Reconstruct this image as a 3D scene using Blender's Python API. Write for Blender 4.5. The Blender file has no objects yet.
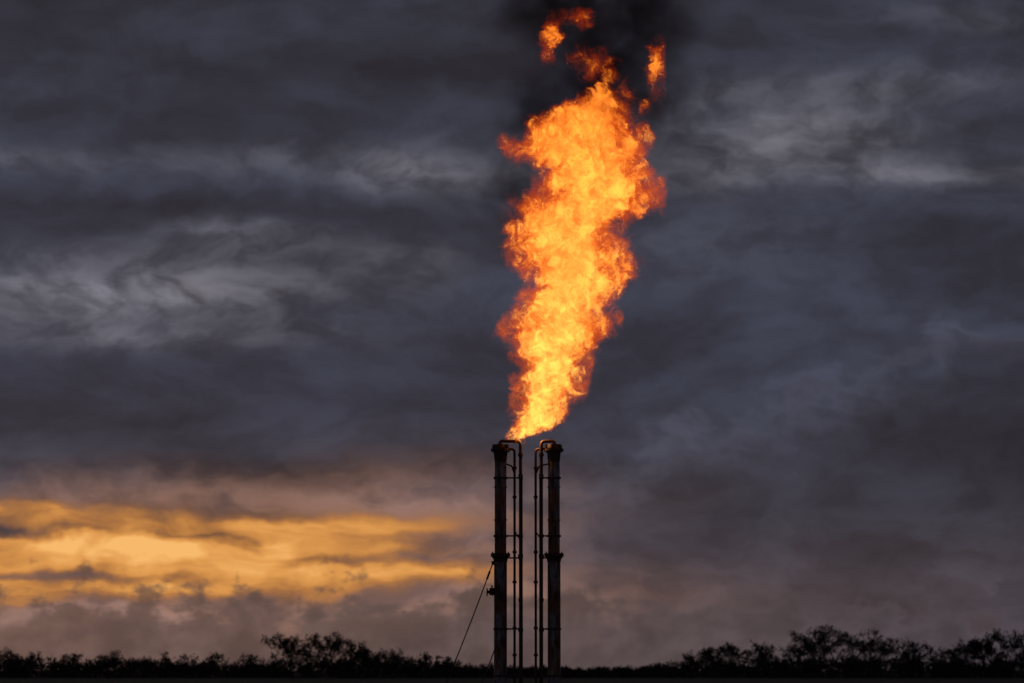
import bpy, bmesh, math, random
import numpy as np
from mathutils import Vector, Matrix

random.seed(7)
scene = bpy.context.scene
scene.view_settings.view_transform = 'Standard'
scene.view_settings.look = 'None'
scene.view_settings.exposure = 0

# ------------------------------------------------------------------ camera
EYE = 1.6
LENS = 100.0
PITCH = math.radians(6.589)
DIST = 65.0
cam_d = bpy.data.cameras.new("camera")
cam_d.lens = LENS
cam_d.sensor_width = 36
cam_d.clip_end = 20000
cam_d.dof.use_dof = True
cam_d.dof.focus_distance = 65.3
cam_d.dof.aperture_fstop = 1.8
cam = bpy.data.objects.new("camera", cam_d)
scene.collection.objects.link(cam)
cam.location = (0, 0, EYE)
cam.rotation_euler = (math.radians(90) + PITCH, 0, 0)
scene.camera = cam
F = 1024 * LENS / 36.0

def survey(a, b, dist=DIST):
    """world X,Z (metres) of a measured point standing at the given distance"""
    r = (a - 512) / F
    u = (341.5 - b) / F
    y = math.cos(PITCH) - math.sin(PITCH) * u
    z = math.sin(PITCH) + math.cos(PITCH) * u
    s = dist / y
    return r * s, EYE + z * s

# ------------------------------------------------------------------ node helper
class S:
    def __init__(self, T, sock): self.T = T; self.s = sock
    def __add__(a, b): return a.T.m('ADD', a, b)
    __radd__ = __add__
    def __mul__(a, b): return a.T.m('MULTIPLY', a, b)
    __rmul__ = __mul__
    def __sub__(a, b): return a.T.m('SUBTRACT', a, b)
    def __rsub__(a, b): return a.T.m('SUBTRACT', b, a)
    def __truediv__(a, b): return a.T.m('DIVIDE', a, b)

class T:
    def __init__(self, tree): self.t = tree
    def put(self, sock, v):
        if isinstance(v, S): self.t.links.new(v.s, sock)
        else: sock.default_value = v
    def n(self, kind): return self.t.nodes.new(kind)
    def m(self, op, a, b=0.0, c=None, clamp=False):
        n = self.n('ShaderNodeMath'); n.operation = op; n.use_clamp = clamp
        self.put(n.inputs[0], a); self.put(n.inputs[1], b)
        if c is not None: self.put(n.inputs[2], c)
        return S(self, n.outputs[0])
    def v(self, op, a, b=(0, 0, 0)):
        n = self.n('ShaderNodeVectorMath'); n.operation = op
        self.put(n.inputs[0], a); self.put(n.inputs[1], b)
        return S(self, n.outputs['Value'] if op in ('LENGTH', 'DOT_PRODUCT') else n.outputs['Vector'])
    def vscale(self, a, k):
        n = self.n('ShaderNodeVectorMath'); n.operation = 'SCALE'
        self.put(n.inputs[0], a); self.put(n.inputs['Scale'], k)
        return S(self, n.outputs['Vector'])
    def xyz(self, a):
        n = self.n('ShaderNodeSeparateXYZ'); self.put(n.inputs[0], a)
        return [S(self, o) for o in n.outputs]
    def comb(self, x, y, z):
        n = self.n('ShaderNodeCombineXYZ')
        self.put(n.inputs[0], x); self.put(n.inputs[1], y); self.put(n.inputs[2], z)
        return S(self, n.outputs[0])
    def noise(self, vec, scale=1.0, detail=4.0, rough=0.5, dist=0.0, col=False, dim='3D'):
        n = self.n('ShaderNodeTexNoise')
        n.noise_dimensions = dim
        self.put(n.inputs['Vector'], vec)
        n.inputs['Scale'].default_value = scale
        n.inputs['Detail'].default_value = detail
        n.inputs['Roughness'].default_value = rough
        n.inputs['Distortion'].default_value = dist
        return S(self, n.outputs[1] if col else n.outputs[0])
    def smooth(self, v, a, b, lo=0.0, hi=1.0):
        n = self.n('ShaderNodeMapRange'); n.interpolation_type = 'SMOOTHSTEP'
        self.put(n.inputs[0], v); n.inputs[1].default_value = a; n.inputs[2].default_value = b
        n.inputs[3].default_value = lo; n.inputs[4].default_value = hi
        return S(self, n.outputs[0])
    def lin(self, v, a, b, lo=0.0, hi=1.0):
        n = self.n('ShaderNodeMapRange')
        self.put(n.inputs[0], v); n.inputs[1].default_value = a; n.inputs[2].default_value = b
        n.inputs[3].default_value = lo; n.inputs[4].default_value = hi
        return S(self, n.outputs[0])
    def ramp(self, v, stops):
        n = self.n('ShaderNodeValToRGB'); self.put(n.inputs[0], v)
        e = n.color_ramp.elements
        while len(e) > 1: e.remove(e[-1])
        e[0].position = stops[0][0]; e[0].color = (*stops[0][1], 1)
        for p, c in stops[1:]:
            k = e.new(p); k.color = (*c, 1)
        return S(self, n.outputs[0])
    def mix(self, f, a, b):
        n = self.n('ShaderNodeMix'); n.data_type = 'RGBA'
        self.put(n.inputs[0], f)
        self.put(n.inputs[6], a if isinstance(a, S) else (*a, 1))
        self.put(n.inputs[7], b if isinstance(b, S) else (*b, 1))
        return S(self, n.outputs[2])
    def curve(self, v, pts):
        n = self.n('ShaderNodeFloatCurve'); self.put(n.inputs['Value'], v)
        c = n.mapping.curves[0]
        c.points[0].location = pts[0]; c.points[1].location = pts[-1]
        for p in pts[1:-1]: c.points.new(*p)
        n.mapping.update()
        return S(self, n.outputs[0])
    def blobs(self, P, lst):
        tot = None
        for (cx, cy, sx, sy, a) in lst:
            U0 = (cx - 512) * 0.02014; V0 = (670 - cy) * 0.02014
            kx, ky = 1 / (sx * 0.02014), 1 / (sy * 0.02014)
            n = self.n('ShaderNodeVectorMath'); n.operation = 'MULTIPLY_ADD'
            self.put(n.inputs[0], P); n.inputs[1].default_value = (kx, ky, 0); n.inputs[2].default_value = (-U0 * kx, -V0 * ky, 0)
            d = S(self, n.outputs[0])
            e = self.m('POWER', 0.36788, self.v('DOT_PRODUCT', d, d))
            if tot is None: tot = e * a
            else: tot = self.m('MULTIPLY_ADD', e, a, tot)
        return tot

# ------------------------------------------------------------------ sky (world)
world = bpy.data.worlds.new("sky"); scene.world = world
world.use_nodes = True
try:
    world.cycles.sampling_method = 'MANUAL'; world.cycles.sample_map_resolution = 256
except Exception as ex: print(ex)
nt = world.node_tree
for n in list(nt.nodes): nt.nodes.remove(n)
t = T(nt)
tc = t.n('ShaderNodeTexCoord')
D = S(t, tc.outputs['Generated'])
x, y, z = t.xyz(D)
az = t.m('ARCTAN2', x, y) * 57.2958
el = t.m('ARCSINE', z) * 57.2958
P = t.comb(az, el, 0.0)
c5 = (.5, .5, .5)
def sn(off, sc, det, ro, src, col=False):
    return t.noise(t.v('MULTIPLY', t.v('ADD', src, (off[0], off[1], 0)), (sc[0], sc[1], 1)), 1, det, ro, 0, col, '2D')
wA = t.v('SUBTRACT', sn((31, 17), (0.22, 0.55), 1, .5, P, True), c5)
wB = t.v('SUBTRACT', sn((12, 44), (1.1, 1.9), 3, .5, P, True), c5)
PW = t.v('ADD', P, t.v('ADD', t.v('MULTIPLY', wA, (2.2, 0.5, 0)), t.v('MULTIPLY', wB, (0.6, 0.36, 0))))
fL = sn((50, 60), (0.17, 0.55), 2, .5, PW)
fM = sn((7.3, 22.1), (0.75, 1.45), 4, .56, PW)
fS = sn((81.3, 39.1), (0.30, 1.6), 3, .5, PW)

base = t.ramp(t.lin(el, 0, 15), [
    (0.00, (.086, .067, .074)), (0.10, (.070, .060, .075)), (0.22, (.042, .047, .069)),
    (0.38, (.033, .041, .066)), (0.6, (.033, .041, .065)), (1.0, (.026, .032, .049))])
dark = t.blobs(PW, [
    (150, 215, 260, 20, .40), (180, 400, 260, 34, .22), (300, 60, 320, 45, .20),
    (620, 60, 130, 80, .25), (900, 250, 200, 26, .2), (300, 468, 260, 14, .32)])
mod = t.smooth(fL, .30, .70, .72, 1.20) * t.smooth(fM, .25, .75, .80, 1.20)
col = t.vscale(base, t.m('MAXIMUM', mod * (1.0 - dark), 0.15))

# big storm bank rising to the right, puffed upper edge
edge = (az - 1.0) * .40 + 3.3
pf = sn((14, 71), (.55, .8), 4, .54, t.v('ADD', P, t.vscale(wB, .5)))
db = edge - el + (pf - .5) * 4.5
msk = t.smooth(az, 0.2, 3.0) * t.smooth(el, 1.3, 2.6)
rim = t.smooth(db, -.5, .1) * t.smooth(db, 1.5, .1) * msk
body = t.smooth(db, .0, .9) * msk
col = t.vscale(col, 1.0 - body * .32)
col = t.v('ADD', col, t.vscale(t.comb(.015, .014, .019), rim * t.smooth(pf, .3, .6)))

pale = t.blobs(PW, [
    (50, 300, 120, 26, .95), (210, 290, 130, 34, .85), (140, 342, 150, 14, .6), (240, 243, 70, 16, .5),
    (390, 270, 60, 20, .40), (430, 172, 90, 24, .75), (280, 164, 180, 14, .28),
    (790, 135, 120, 28, .90), (900, 178, 110, 16, .8), (860, 95, 120, 16, .50), (715, 175, 60, 22, .6),
    (960, 30, 80, 12, .2), (30, 165, 80, 12, .30), (700, 250, 120, 30, .12)])
h = pale * t.smooth(fM, .24, .72, .22, 1.12) * t.smooth(fS, .24, .70, .60, 1.12)
col = t.v('ADD', col, t.vscale(t.comb(.135, .128, .140), h))

fr = t.blobs(PW, [(280, 498, 230, 26, .75), (430, 530, 120, 50, .75), (60, 508, 150, 16, .65),
                  (110, 600, 330, 40, .95), (40, 645, 280, 30, .30), (460, 600, 190, 26, .65)])
frm = fr * t.smooth(fM * .5 + fS * .5, .34, .64, .36, 1.0)
col = t.v('ADD', col, t.vscale(t.comb(.25, .118, .062), frm))

sun = t.blobs(PW, [
    (20, 560, 170, 36, .92), (240, 553, 170, 32, 1.05), (400, 577, 105, 13, .9), (320, 524, 130, 14, .5),
    (10, 603, 120, 12, .65), (100, 516, 180, 9, .55), (200, 592, 150, 10, .45)])
cut = t.blobs(PW, [(25, 538, 90, 6, .40), (90, 578, 120, 5, .32), (350, 560, 85, 5, .35), (150, 616, 130, 11, .6), (190, 535, 80, 3, .2)])
sv = sun * t.smooth(fS, .20, .72, .48, 1.0) * t.smooth(fM, .26, .72, .72, 1.06) - cut
sunc = t.ramp(t.m('MULTIPLY', sv, 1.0, clamp=True), [
    (0.0, (.13, .064, .044)), (0.25, (.27, .112, .043)), (0.50, (.48, .195, .050)), (0.78, (.74, .330, .085)), (1.0, (.92, .48, .15))])
col = t.mix(t.smooth(sv, -.15, .70), col, sunc)
bn = sn((66, 5), (.9, 1.3), 5, .55, P)
bank = t.smooth(el + (fM - .5) * 1.2 + (bn - .5) * 3.6, 1.65, 1.05)
bankc = t.vscale(t.ramp(t.lin(az, -11, 11), [(0, (.145, .089, .074)), (.5, (.104, .073, .070)), (1, (.066, .057, .073))]),
                 t.smooth(bn, .3, .7, .76, 1.2))
col = t.mix(bank * 0.82, col, bankc)

sky = t.n('ShaderNodeTexSky'); sky.sky_type = 'NISHITA'; sky.sun_disc = False
sky.sun_elevation = math.radians(1.5); sky.sun_rotation = math.radians(-9)
col = t.v('ADD', col, t.vscale(S(t, sky.outputs[0]), 0.0003))
bg = t.n('ShaderNodeBackground'); t.put(bg.inputs[0], col); bg.inputs[1].default_value = 1.0
out = t.n('ShaderNodeOutputWorld'); nt.links.new(bg.outputs[0], out.inputs[0])

# ------------------------------------------------------------------ sun lamp (already behind the cloud bank)
sd = bpy.data.lights.new("sun", 'SUN'); sd.energy = 0.06; sd.angle = math.radians(12); sd.color = (1, .62, .35)
so = bpy.data.objects.new("sun", sd); scene.collection.objects.link(so)
a, e = math.radians(-9), math.radians(1.5)
sdir = Vector((math.sin(a) * math.cos(e), math.cos(a) * math.cos(e), math.sin(e)))
so.rotation_euler = sdir.to_track_quat('Z', 'Y').to_euler()

# ------------------------------------------------------------------ materials
def new_mat(name):
    m = bpy.data.materials.new(name); m.use_nodes = True
    for n in list(m.node_tree.nodes): m.node_tree.nodes.remove(n)
    return m, T(m.node_tree)

def surf(name, colfn, rough=.7, metal=0.0, bump=0.0, bscale=20):
    m, k = new_mat(name)
    b = k.n('ShaderNodeBsdfPrincipled'); o = k.n('ShaderNodeOutputMaterial')
    pos = S(k, k.n('ShaderNodeTexCoord').outputs['Object'])
    k.put(b.inputs['Base Color'], colfn(k, pos))
    b.inputs['Roughness'].default_value = rough; b.inputs['Metallic'].default_value = metal
    if bump:
        bn = k.n('ShaderNodeBump'); bn.inputs['Strength'].default_value = bump; bn.inputs['Distance'].default_value = .02
        k.put(bn.inputs['Height'], k.noise(pos, bscale, 5, .6)); k.t.links.new(bn.outputs[0], b.inputs['Normal'])
    k.t.links.new(b.outputs[0], o.inputs[0])
    return m

def steel_col(k, pos):
    n1 = k.noise(k.v('MULTIPLY', pos, (3, 3, 1.1)), 1, 6, .65)
    n2 = k.noise(k.v('MULTIPLY', pos, (14, 14, 3.0)), 1, 5, .6)
    c = k.mix(k.smooth(n1, .42, .56), (.30, .30, .32), (.24, .105, .05))
    return k.mix(k.smooth(n2, .45, .66), c, (.055, .040, .033))
def soot_col(k, pos):
    return k.ramp(k.noise(pos, 9, 5, .6), [(0.3, (.030, .025, .024)), (.5, (.09, .048, .032)), (.75, (.17, .08, .045))])
M_steel = surf("weathered_steel", steel_col, .5, .4, .6, 25)
M_soot = surf("sooty_steel", soot_col, .55, .4, .4, 40)
M_wire = surf("wire_rope", lambda k, p: k.ramp(k.noise(p, 30, 2), [(0, (.05, .05, .05)), (1, (.12, .11, .1))]), .5, .6)
M_conc = surf("concrete", lambda k, p: k.ramp(k.noise(p, 3, 6, .6), [(.3, (.16, .155, .145)), (.7, (.30, .29, .27))]), .9, 0, .4, 15)
M_ground = surf("field_ground", lambda k, p: k.mix(k.smooth(k.noise(p, .6, 6, .65), .35, .65),
                k.ramp(k.noise(p, .05, 5, .6), [(.3, (.022, .024, .014)), (.7, (.045, .038, .022))]), (.018, .014, .010)), 1.0, 0, .8, 3)
M_tree = surf("bare_branches", lambda k, p: k.ramp(k.noise(p, .15, 2, .6), [(.3, (.03, .022, .018)), (.7, (.065, .048, .038))]), .95)

# ------------------------------------------------------------------ mesh builders
class MB:
    def __init__(self): self.v = []; self.f = []
    def tube(self, path, r, seg=12, cap=True):
        path = [Vector(p) for p in path]
        rs = r if isinstance(r, (list, tuple)) else [r] * len(path)
        b = len(self.v); up = None
        for i, p in enumerate(path):
            if i == 0: d = path[1] - p
            elif i == len(path) - 1: d = p - path[i - 1]
            else: d = (path[i + 1] - p).normalized() + (p - path[i - 1]).normalized()
            d.normalize()
            if up is None:
                up = Vector((0, 1, 0)) if abs(d.y) < .9 else Vector((1, 0, 0))
            sx = d.cross(up).normalized(); up = sx.cross(d).normalized()
            for j in range(seg):
                a = 2 * math.pi * j / seg
                self.v.append(p + (sx * math.cos(a) + up * math.sin(a)) * rs[i])
        for i in range(len(path) - 1):
            for j in range(seg):
                j2 = (j + 1) % seg
                self.f.append((b + i * seg + j, b + i * seg + j2, b + (i + 1) * seg + j2, b + (i + 1) * seg + j))
        if cap:
            self.f.append(tuple(b + j for j in range(seg)))
            e = b + (len(path) - 1) * seg
            self.f.append(tuple(e + j for j in reversed(range(seg))))
    def box(self, c, s):
        b = len(self.v); c = Vector(c)
        for dx in (-.5, .5):
            for dy in (-.5, .5):
                for dz in (-.5, .5):
                    self.v.append(c + Vector((dx * s[0], dy * s[1], dz * s[2])))
        for q in ((0, 1, 3, 2), (4, 6, 7, 5), (0, 4, 5, 1), (2, 3, 7, 6), (0, 2, 6, 4), (1, 5, 7, 3)):
            self.f.append(tuple(b + i for i in q))

def build(mb, name, mat, parent=None, bevel=0, smooth=True):
    me = bpy.data.meshes.new(name)
    me.from_pydata([tuple(v) for v in mb.v], [], mb.f)
    me.materials.append(mat)
    bm = bmesh.new(); bm.from_mesh(me); bmesh.ops.recalc_face_normals(bm, faces=bm.faces)
    for f in bm.faces: f.smooth = smooth
    for ed in bm.edges:
        if len(ed.link_faces) == 2 and ed.calc_face_angle(0) > math.radians(40): ed.smooth = False
    bm.to_mesh(me); bm.free()
    o = bpy.data.objects.new(name, me); scene.collection.objects.link(o)
    if bevel:
        m = o.modifiers.new("bevel", 'BEVEL'); m.width = bevel; m.segments = 2; m.limit_method = 'ANGLE'
    if parent: o.parent = parent
    return o

def bend(p0, p1, p2, r, n=6):
    """rounded corner points p0->p1->p2"""
    p0, p1, p2 = Vector(p0), Vector(p1), Vector(p2)
    a = p1 + (p0 - p1).normalized() * r; b = p1 + (p2 - p1).normalized() * r
    return [a.lerp(p1, i / n).lerp(p1.lerp(b, i / n), i / n) for i in range(n + 1)]
def route(pts, r=.08):
    out = [Vector(pts[0])]
    for i in range(1, len(pts) - 1): out += bend(pts[i - 1], pts[i], pts[i + 1], r)
    out.append(Vector(pts[-1])); return out

U = 0.0229
def Z(b): return survey(512, b)[1]

def flange(mb, cx, cy, z, r, h, bolts=8):
    mb.tube([(cx, cy, z - h * .52), (cx, cy, z - h * .04)], r, 28)
    mb.tube([(cx, cy, z + h * .04), (cx, cy, z + h * .52)], r, 28)
    for i in range(bolts):
        a = 2 * math.pi * (i + .5) / bolts
        bx, by = cx + math.cos(a) * r * .86, cy + math.sin(a) * r * .86
        mb.tube([(bx, by, z - h), (bx, by, z + h)], .013, 6)

def stack(name, sgn, cx, r1x, r2x):
    """sgn +1: risers on +x side of the main pipe"""
    root = bpy.data.objects.new(name, None); scene.collection.objects.link(root)
    root.location = (cx, DIST, 0)
    R = 6.3 * U
    m = MB()
    m.tube([(0, 0, .12), (0, 0, Z(556))], R * 1.02, 32)
    m.tube([(0, 0, Z(556)), (0, 0, Z(451))], R * .93, 32)
    for zz in (Z(640), Z(600), Z(520), Z(487)):
        m.tube([(0, 0, zz - .012), (0, 0, zz + .012)], R * 1.05, 32)
    build(m, "main_pipe", M_steel, root)
    m = MB()
    flange(m, 0, 0, Z(555), R * 1.55, 3.2 * U)
    flange(m, 0, 0, .19, R * 1.7, .08)
    m.tube([(0, 0, Z(562)), (0, 0, Z(557))], [R * 1.05, R * 1.22], 28)
    build(m, "pipe_flange", M_soot, root)
    m = MB()
    flange(m, 0, 0, Z(450), R * 1.55, 2.4 * U)
    m.tube([(0, 0, Z(462)), (0, 0, Z(452))], [R * .95, R * 1.12], 28)
    m.tube([(0, 0, Z(448)), (0, 0, Z(444.5))], [R * 1.2, R * 1.1], 28, cap=False)
    m.tube([(0, 0, Z(448.5)), (0, 0, Z(445))], [R * .95, R * .92], 28)
    for i in range(6):
        aa = i * math.pi / 3 + .3
        m.box((math.cos(aa) * R * 1.25, math.sin(aa) * R * 1.25, Z(446.5)), (.03, .03, .09))
    build(m, "burner_tip", M_soot, root)
    a1, a2 = r1x, r2x
    m = MB()
    top = Z(441.5)
    m.tube(route([(a2, -.02, .1), (a2, -.02, top), (-sgn * .02, -.02, top + .012), (-sgn * .02, -.02, Z(446))], .09), 1.7 * U, 12)
    m.tube(route([(a1, .03, .1), (a1, .03, Z(449.5)), (sgn * R * .6, .03, Z(449.5) + .04)], .06), 1.25 * U, 12)
    m.tube(route([(a1, .03, Z(474)), (a1 * .80, -.02, Z(466)), (sgn * R * .8, -.05, Z(464))], .03), .8 * U, 8)
    m.tube(route([(a2, -.02, Z(540)), ((a1 + a2) / 2, -.07, Z(536)), (a1, .03, Z(531))], .03), .7 * U, 8)
    m.tube([(a2 + sgn * 1.6 * U, -.05, Z(474)), (a2 + sgn * 1.8 * U, -.05, Z(683)), (a2 + sgn * 1.8 * U, -.05, .1)], .011, 6)
    build(m, "pilot_lines", M_soot, root)
    m = MB()
    for zz, rr in ((Z(455), 2.6), (Z(476), 2.3), (Z(536), 2.5), (Z(556), 2.6), (Z(600), 2.3), (Z(630), 2.6), (Z(668), 2.3)):
        m.tube([(a2, -.02, zz - 1.6 * U), (a2, -.02, zz + 1.6 * U)], rr * U, 6)
    for zz in (Z(468), Z(497), Z(552), Z(582), Z(628), Z(655)):
        m.tube([(a1, .03, zz - 1.3 * U), (a1, .03, zz + 1.3 * U)], 2.1 * U, 6)
    build(m, "pipe_couplings", M_soot, root, smooth=False)
    m = MB()
    for zz in (Z(478), Z(536), Z(558), Z(629), Z(676)):
        x1 = a2 + sgn * 2.2 * U
        m.box(((x1) / 2, -.055, zz), (abs(x1), .016, .035))
        m.tube([(0, 0, zz - .025), (0, 0, zz + .025)], R * 1.12, 28)
        m.box((a2, -.06, zz), (.11, .03, .06))
    build(m, "clamp_brackets", M_soot, root, bevel=.003, smooth=False)
    return root

cxL = survey(500.5, 560)[0]; cxR = survey(554, 560)[0]
sL = stack("flare_stack", +1, cxL, 14.0 * U, 20.0 * U)
sR = stack("flare_stack", -1, cxR, -18.2 * U, -12.6 * U)

m = MB()
zv = Z(592)
R = 6.3 * U
m.tube([(-R * .8, -.02, zv), (-R - .06, -.02, zv)], .045, 12)
m.tube([(-R - .03, -.02, zv), (-R - .05, -.02, zv)], .10, 16)
m.tube([(-R - .05, -.02, zv - .07), (-R - .05, -.02, zv + .09)], .06, 12)
m.tube([(-R - .05, -.02, zv + .09), (-R - .05, -.02, zv + .15)], .018, 8)
m.tube([(-R - .06, -.02, zv), (-R - .15, -.02, zv)], .035, 10)
ring = [(-R - .16, -.02 + .085 * math.cos(i * math.pi / 8), zv + .085 * math.sin(i * math.pi / 8)) for i in range(17)]
m.tube(ring, .014, 8, cap=False)
for i in range(4):
    aa = i * math.pi / 2 + .4
    m.tube([(-R - .155, -.02, zv), (-R - .16, -.02 + .085 * math.cos(aa), zv + .085 * math.sin(aa))], .010, 6)
m.tube([(-R * .2, -R * .9, Z(600)), (-R * .2, -R * .9, Z(585))], .03, 8)
build(m, "drain_valve", M_soot, sL)
m = MB(); m.box((-R - .025, 0, Z(563)), (.07, .02, .09)); m.box((R * .2 + 0, -R - .02, Z(640)), (.02, .07, .09))
build(m, "guy_lugs", M_soot, sL)

def wire(name, p0, p1, sag):
    pts = []
    for i in range(25):
        f = i / 24; p = Vector(p0).lerp(Vector(p1), f); p.z -= sag * 4 * f * (1 - f); pts.append(p)
    w = MB(); w.tube(pts, .013, 8)
    w.tube([pts[-1] + Vector((0, 0, .14)), pts[-1] - Vector((0, 0, .1))], .03, 8)
    t0, t1 = pts[1], pts[2]; w.tube([t0, t1], .024, 8)
    return build(w, name, M_wire)
xa, za = survey(454, 676)
wire("guy_wire", (cxL - R - .03, DIST, Z(563)), (xa - .75, DIST + .4, 0.02), .12)
wire("guy_wire", (cxL - .05, DIST - R - .03, Z(640)), (survey(474, 690)[0] - .35, DIST - 1.2, 0.02), .05)

m = MB(); m.box(((cxL + cxR) / 2, DIST, .055), (3.2, 2.4, .13))
build(m, "concrete_pad", M_conc, bevel=.02, smooth=False)

# ------------------------------------------------------------------ ground
gv = []; gf = []
ys = [-300, -50, 0, 20, 40, 55, 65, 80, 110, 160, 240, 340, 450, 560, 700, 1000, 2000, 6000, 12000]
xs = [-8000, -3000, -1200, -600, -300, -150, -75, -30, -12, 0, 12, 30, 75, 150, 300, 600, 1200, 3000, 8000]
for yy in ys:
    for xx in xs: gv.append((xx, yy, 0))
for j in range(len(ys) - 1):
    for i in range(len(xs) - 1):
        b = j * len(xs) + i; gf.append((b, b + 1, b + 1 + len(xs), b + len(xs)))
me = bpy.data.meshes.new("ground"); me.from_pydata(gv, [], gf); me.materials.append(M_ground)
go = bpy.data.objects.new("ground", me); scene.collection.objects.link(go)

# ------------------------------------------------------------------ distant tree line (bare winter trees)
segs = []
def rnd_perp(d):
    v = Vector((random.gauss(0, 1), random.gauss(0, 1), random.gauss(0, 1)))
    return (v - d * v.dot(d)).normalized()
tips = []
def grow(p, d, L, r, depth, spread, rmin):
    mid = p + d * L * .5 + rnd_perp(d) * L * .06
    e = mid + (d * L * .5 + rnd_perp(d) * L * .10)
    segs.append((p, mid, r, r * .8)); segs.append((mid, e, r * .8, r * .6))
    if depth == 0:
        tips.append((mid + e) / 2); return
    n = 3 if depth > 1 else 4
    for i in range(n):
        f = .45 + .55 * (i + 1) / n
        s = mid.lerp(e, max(0, (f - .5) * 2)) if f > .5 else p.lerp(mid, f * 2)
        a = spread * random.uniform(.5, 1.25) * (.55 if i == n - 1 else 1)
        nd = (d * math.cos(a) + rnd_perp(d) * math.sin(a)); nd.z += .06; nd.normalize()
        grow(s, nd, L * random.uniform(.60, .86), max(r * .55, rmin), depth - 1, spread, rmin)
leaf = []
def fit(s0, t0, x, y, H, W=None):
    """scale freshly grown plant so that it reaches height H (and half-width W)"""
    top = max(s[1].z for s in segs[s0:]); k = H / max(top, .5)
    kw = k
    if W:
        xs_ = sorted(abs(s[1].x - x) for s in segs[s0:]); kw = W / max(xs_[int(len(xs_) * .93)], .3)
    o = Vector((x, y, 0))
    f = lambda p: o + Vector(((p.x - x) * kw, (p.y - y) * kw, p.z * k))
    for i in range(s0, len(segs)):
        p, q_, a_, b_ = segs[i]; segs[i] = (f(p), f(q_), a_, b_)
    for i in range(t0, len(tips)): tips[i] = f(tips[i])
def tree(x, y, H, depth=5, fill=2):
    s0, t0 = len(segs), len(tips)
    lean = Vector((random.uniform(-.12, .12), random.uniform(-.12, .12), 1)).normalized()
    grow(Vector((x, y, -.1)), lean, H * .26, H * .024, depth, random.uniform(.6, .85), .030)
    fit(s0, t0, x, y, H, H * random.uniform(.40, .52))
    for tp in tips[t0:]:
        for _ in range(fill): leaf.append((tp + Vector([random.gauss(0, .24) for _ in range(3)]), .16))
def shrub(x, y, H):
    s0, t0 = len(segs), len(tips)
    for k in range(random.randint(3, 5)):
        d = Vector((random.uniform(-.7, .7), random.uniform(-.7, .7), 1)).normalized()
        grow(Vector((x + random.uniform(-1, 1), y + random.uniform(-1, 1), -.1)), d, H * random.uniform(.30, .42), .05, 3, .7, .028)
    fit(s0, t0, x, y, H)
    for tp in tips[t0:]:
        leaf.append((tp, .18))
TY = 600.0
sky_pts = [(-600, 660), (-200, 655), (0, 656), (30, 655), (60, 659), (100, 657), (150, 659), (200, 660), (250, 660), (285, 657), (380, 656), (430, 658),
           (470, 663), (520, 665), (600, 667), (650, 666), (680, 660), (720, 657), (780, 656), (850, 655), (930, 656), (1024, 654), (1300, 657), (1700, 660)]
def hedge(xp):
    for (a0, b0), (a1, b1) in zip(sky_pts[:-1], sky_pts[1:]):
        if a0 <= xp <= a1: return b0 + (b1 - b0) * (xp - a0) / (a1 - a0)
    return 660
K = TY / F
def wx(xp): return (xp - 512) * K
def hh(yp): return (677.6 - yp) * K
for xp, yp, dp, fl in [(296, 635, 5, 5), (319, 633, 5, 5), (308, 638, 5, 4), (352, 636, 5, 4), (372, 646, 5, 3), (398, 649, 4, 5), (336, 645, 4, 4), (425, 653, 4, 4), (282, 648, 4, 4),
               (18, 649, 4, 4), (70, 653, 4, 4), (108, 651, 4, 4), (160, 653, 4, 4), (212, 654, 4, 4), (450, 657, 4, 3), (130, 652, 4, 4), (40, 652, 4, 4), (385, 651, 4, 4), (190, 655, 4, 4), (255, 654, 4, 4),
               (684, 652, 4, 4), (700, 648, 5, 3), (716, 642, 5, 3), (735, 647, 4, 4), (755, 648, 4, 4), (770, 641, 5, 3), (788, 637, 5, 3), (806, 640, 5, 3), (822, 629, 5, 4), (836, 624, 6, 1), (851, 631, 5, 4), (874, 640, 5, 3),
               (893, 646, 4, 5), (914, 637, 5, 3), (932, 646, 4, 5), (952, 640, 5, 3), (972, 640, 5, 4), (990, 632, 5, 4), (1006, 629, 6, 2), (1022, 633, 5, 4), (1060, 640, 5, 3), (1100, 650, 4, 3),
               (-40, 646, 5, 2), (-90, 652, 4, 3), (-160, 640, 5, 2), (1180, 645, 5, 2)]:
    tree(wx(xp), TY + random.uniform(-15, 15), hh(yp) * 1.02, dp, fl)
for i in range(560):
    xp = -500 + 2000 * (i + random.random()) / 560
    tgt = hh(hedge(xp)) * random.uniform(.6, 1.2)
    if tgt < 1: tgt = 1
    shrub(wx(xp), TY + random.uniform(-30, 40), tgt)
A = np.array([s[0] for s in segs], dtype=np.float64); B = np.array([s[1] for s in segs], dtype=np.float64)
ra = np.array([s[2] for s in segs]); rb = np.array([s[3] for s in segs])
d = B - A; d /= np.linalg.norm(d, axis=1)[:, None] + 1e-9
ref = np.where(np.abs(d[:, 2:3]) > .8, np.array([[1., 0, 0]]), np.array([[0, 0, 1.]]))
s1 = np.cross(d, ref); s1 /= np.linalg.norm(s1, axis=1)[:, None]; s2 = np.cross(d, s1)
V = np.zeros((len(segs), 6, 3))
for j in range(3):
    aa = 2 * math.pi * j / 3
    o = s1 * math.cos(aa) + s2 * math.sin(aa)
    V[:, j] = A + o * ra[:, None]; V[:, 3 + j] = B + o * rb[:, None]
base_i = (np.arange(len(segs)) * 6)[:, None, None]
q = np.array([[0, 1, 4, 3], [1, 2, 5, 4], [2, 0, 3, 5]])[None]
Fq = (base_i + q).reshape(-1, 4)
verts = V.reshape(-1, 3)
N = 60000
xp = np.random.RandomState(3).uniform(-500, 1500, N); rs = np.random.RandomState(5)
hv = np.array([hh(hedge(v)) for v in xp]) * (0.70 + .25 * np.sin(xp * .11) * np.sin(xp * .047 + 1))
hz = rs.uniform(0, 1, N) ** 1.2 * hv
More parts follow.
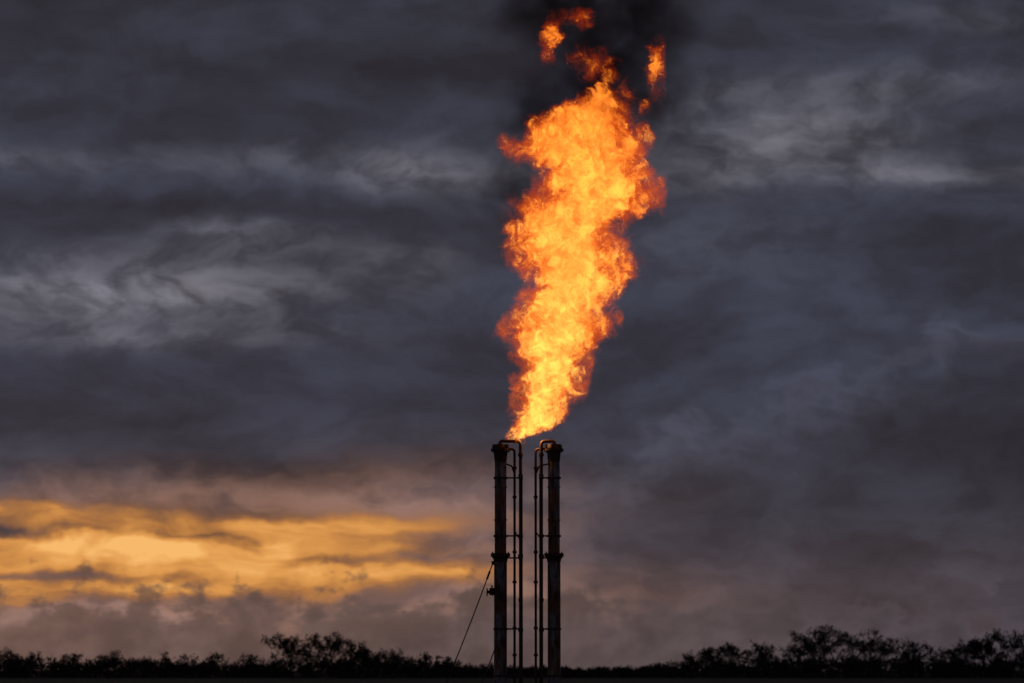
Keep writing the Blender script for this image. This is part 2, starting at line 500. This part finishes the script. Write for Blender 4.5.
c = np.stack([(xp - 512) * K, TY + rs.uniform(-25, 25, N), hz], 1)
tri = c[:, None, :] + rs.normal(0, .22, (N, 3, 3))
lc = np.array([l[0] for l in leaf]); ls = np.array([l[1] for l in leaf])
tri2 = lc[:, None, :] + rs.normal(0, 1, (len(leaf), 3, 3)) * ls[:, None, None]
tri = np.concatenate([tri, tri2]); N = len(tri)
nv = len(verts)
verts = np.concatenate([verts, tri.reshape(-1, 3)])
me = bpy.data.meshes.new("distant_tree_line")
nq, ntri = len(Fq), N
me.vertices.add(len(verts)); me.vertices.foreach_set('co', verts.ravel())
me.loops.add(nq * 4 + ntri * 3)
me.loops.foreach_set('vertex_index', np.concatenate([Fq.ravel(), nv + np.arange(ntri * 3)]).astype(np.int32))
me.polygons.add(nq + ntri)
me.polygons.foreach_set('loop_start', np.concatenate([np.arange(nq) * 4, nq * 4 + np.arange(ntri) * 3]).astype(np.int32))
me.update(calc_edges=True); me.validate()
me.materials.append(M_tree)
to = bpy.data.objects.new("distant_tree_line", me); scene.collection.objects.link(to)

# ------------------------------------------------------------------ flame (real volume grid, built by geometry nodes)
fx0, fz0 = survey(526, 438)
def loc(a, b):
    X, Zz = survey(a, b); return X - fx0, Zz - fz0
prof = [(437, 509, 534), (430, 506, 548), (415, 509, 567), (400, 512, 578), (380, 516, 590), (362, 516, 586), (345, 511, 596), (328, 508, 615), (305, 516, 606),
        (287, 528, 624), (268, 517, 637), (245, 507, 622), (225, 507, 620), (206, 518, 652), (186, 537, 660), (167, 537, 647), (148, 511, 642),
        (132, 520, 636), (112, 549, 632), (98, 573, 624), (84, 598, 614)]
rows = []
for b, l, r in prof:
    xl, zz = loc(l, b); xr, _ = loc(r, b)
    rows.append((zz, (xl + xr) / 2, (xr - xl) / 2))
H = 10.2
XS = 6.0
cpts = [(max(0, zz) / H, (c_ + 3) / XS) for zz, c_, w_ in rows]
wpts = [(max(0, zz) / H, w_ / 3.0) for zz, c_, w_ in rows]
cpts = [(0.0, cpts[0][1])] + [p for p in cpts if p[0] > .003] + [(1.0, cpts[-1][1])]
wpts = [(0.0, .08)] + [p for p in wpts if p[0] > .003] + [(wpts[-1][0] + .012, 0.0), (1.0, 0.0)]

def volume_object(name, origin, mn, mx, res, fieldfn, mat):
    ng = bpy.data.node_groups.new(name + "_field", 'GeometryNodeTree')
    ng.interface.new_socket("Geometry", in_out='OUTPUT', socket_type='NodeSocketGeometry')
    k = T(ng)
    go_ = k.n('NodeGroupOutput'); vc = k.n('GeometryNodeVolumeCube'); sm = k.n('GeometryNodeSetMaterial')
    sm.inputs['Material'].default_value = mat
    vc.inputs['Min'].default_value = mn; vc.inputs['Max'].default_value = mx
    for nm, rv in zip(('Resolution X', 'Resolution Y', 'Resolution Z'), res): vc.inputs[nm].default_value = rv
    pos = S(k, k.n('GeometryNodeInputPosition').outputs[0])
    k.put(vc.inputs['Density'], fieldfn(k, pos))
    ng.links.new(vc.outputs[0], sm.inputs[0]); ng.links.new(sm.outputs[0], go_.inputs[0])
    me = bpy.data.meshes.new(name); me.materials.append(mat)
    ob = bpy.data.objects.new(name, me); scene.collection.objects.link(ob)
    ob.location = origin
    md = ob.modifiers.new("field", 'NODES'); md.node_group = ng
    return ob

def flame_field(k, p):
    n1 = k.v('SUBTRACT', k.noise(p, .9, 1, .5, col=True), c5)
    n2 = k.v('SUBTRACT', k.noise(p, 2.4, 1, .5, col=True), c5)
    n3 = k.v('SUBTRACT', k.noise(k.v('ADD', p, k.vscale(n2, .6)), 6.0, 2, .6, col=True), c5)
    q = k.v('ADD', p, k.v('ADD', k.v('ADD', k.vscale(n1, .12), k.vscale(n2, .45)), k.vscale(n3, .42)))
    qx, qy, qz = k.xyz(q)
    tt = qz / H
    c = k.curve(tt, cpts) * XS - 3.0
    w = k.m('MAXIMUM', k.curve(tt, wpts) * 3.0, 0.01)
    dx = (qx - c) / w
    dy = qy / (w * .75)
    dd = 1.0 - k.m('SQRT', dx * dx + dy * dy)
    for (a, b, ra_, rb_) in [(552, 38, 10, 22), (577, 17, 13, 11), (592, 66, 18, 14), (657, 68, 9, 32), (642, 134, 10, 8),
                              (624, 92, 10, 9), (645, 108, 6, 11), (606, 84, 8, 14)]:
        lx, lz = loc(a, b)
        v = k.v('MULTIPLY', k.v('SUBTRACT', q, (lx, 0, lz)), (1 / (ra_ * U), 1 / (ra_ * U * 1.1), 1 / (rb_ * U)))
        dd = k.m('MAXIMUM', dd, (1.0 - k.v('LENGTH', v)) * .45)
    # folded turbulent flame fronts: thin and cool at the skin, dense and hot inside
    n = k.noise(k.v('MULTIPLY', q, (2.5, 2.5, 1.7)), 1, 4, .64, .5)
    f = dd + (n - .5) * (2.3 + .7 * tt)
    env = k.smooth(f, 0.06, .90)
    skin = k.smooth(f, 0.04, .11)
    r1 = k.noise(k.v('MULTIPLY', q, (3.4, 3.4, 2.2)), 1, 3, .66, .8)
    rid = k.m('MAXIMUM', 1.0 - k.m('ABSOLUTE', r1 - .5) * 8.0, 0.0)
    fine = k.smooth(k.noise(k.v('MULTIPLY', q, (8.0, 8.0, 5.0)), 1, 2, .6, .6), .36, .62, .32, 1.2)
    return (skin * .09 + env * fine * (.15 + rid * 1.1)) * k.smooth(dd, -.30, -.06)

m, k = new_mat("fire")
at = k.n('ShaderNodeAttribute'); at.attribute_name = "density"
den = S(k, at.outputs['Fac'])
pz = k.xyz(S(k, k.n('ShaderNodeNewGeometry').outputs['Position']))[2]
hz_ = k.lin(pz, 7.0, 16.0)
hot = k.mix(hz_, (2.7, 1.14, .19), (2.3, .56, .045))
cool = k.mix(hz_, (.80, .088, .003), (.50, .030, .0015))
cc = k.mix(k.smooth(den, .10, .62), cool, hot)
SIG = 10.0
em = k.n('ShaderNodeEmission'); k.put(em.inputs[0], cc); k.put(em.inputs[1], den * SIG)
ab = k.n('ShaderNodeVolumeAbsorption'); ab.inputs[0].default_value = (0, 0, 0, 1); k.put(ab.inputs[1], den * SIG)
ad = k.n('ShaderNodeAddShader'); o = k.n('ShaderNodeOutputMaterial')
k.t.links.new(em.outputs[0], ad.inputs[0]); k.t.links.new(ab.outputs[0], ad.inputs[1]); k.t.links.new(ad.outputs[0], o.inputs['Volume'])
m.cycles.volume_step_rate = 2.0
volume_object("gas_flame", (fx0, DIST, fz0), (-0.9, -1.15, -.25), (3.25, 1.15, 10.0), (172, 70, 424), flame_field, m)

def smoke_field(k, p):
    n2 = k.v('SUBTRACT', k.noise(p, .8, 3, .5, col=True), (.5, .5, .5))
    q = k.v('ADD', p, k.vscale(n2, 1.5))
    dd = None
    for (a, b, ra_, rb_, am) in [(600, 70, 80, 85, 1.0), (560, 10, 75, 65, 1.0), (640, 15, 70, 75, 1.0), (655, 100, 50, 60, .8), (512, 185, 34, 60, 1.0),
                             (600, -60, 100, 90, .9), (540, 110, 50, 60, .9)]:
        lx, lz = loc(a, b)
        v = k.v('MULTIPLY', k.v('SUBTRACT', q, (lx, .1, lz)), (1 / (ra_ * U), 1 / (ra_ * U), 1 / (rb_ * U)))
        g = k.m('MAXIMUM', 1.0 - k.v('LENGTH', v), 0.0) * am
        dd = g if dd is None else k.m('MAXIMUM', dd, g)
    n = k.noise(q, 1.6, 4, .6)
    return dd * k.smooth(n, .36, .58)
m, k = new_mat("soot_smoke")
at = k.n('ShaderNodeAttribute'); at.attribute_name = "density"; den = S(k, at.outputs['Fac'])
ab = k.n('ShaderNodeVolumeAbsorption'); ab.inputs[0].default_value = (.14, .08, .06, 1); k.put(ab.inputs[1], den * 1.8)
o = k.n('ShaderNodeOutputMaterial'); k.t.links.new(ab.outputs[0], o.inputs['Volume'])
m.cycles.volume_step_rate = 4.0
volume_object("smoke_plume", (fx0, DIST, fz0), (-2.2, -2, 4.5), (5.2, 2.2, 13.5), (60, 34, 74), smoke_field, m)

# firelight at the root of the flame
ld = bpy.data.lights.new("firelight", 'POINT'); ld.energy = 80; ld.color = (1, .48, .14); ld.shadow_soft_size = 0
lo = bpy.data.objects.new("firelight", ld); scene.collection.objects.link(lo); lo.location = (fx0 + .1, DIST, fz0 + .2)
print("OK")
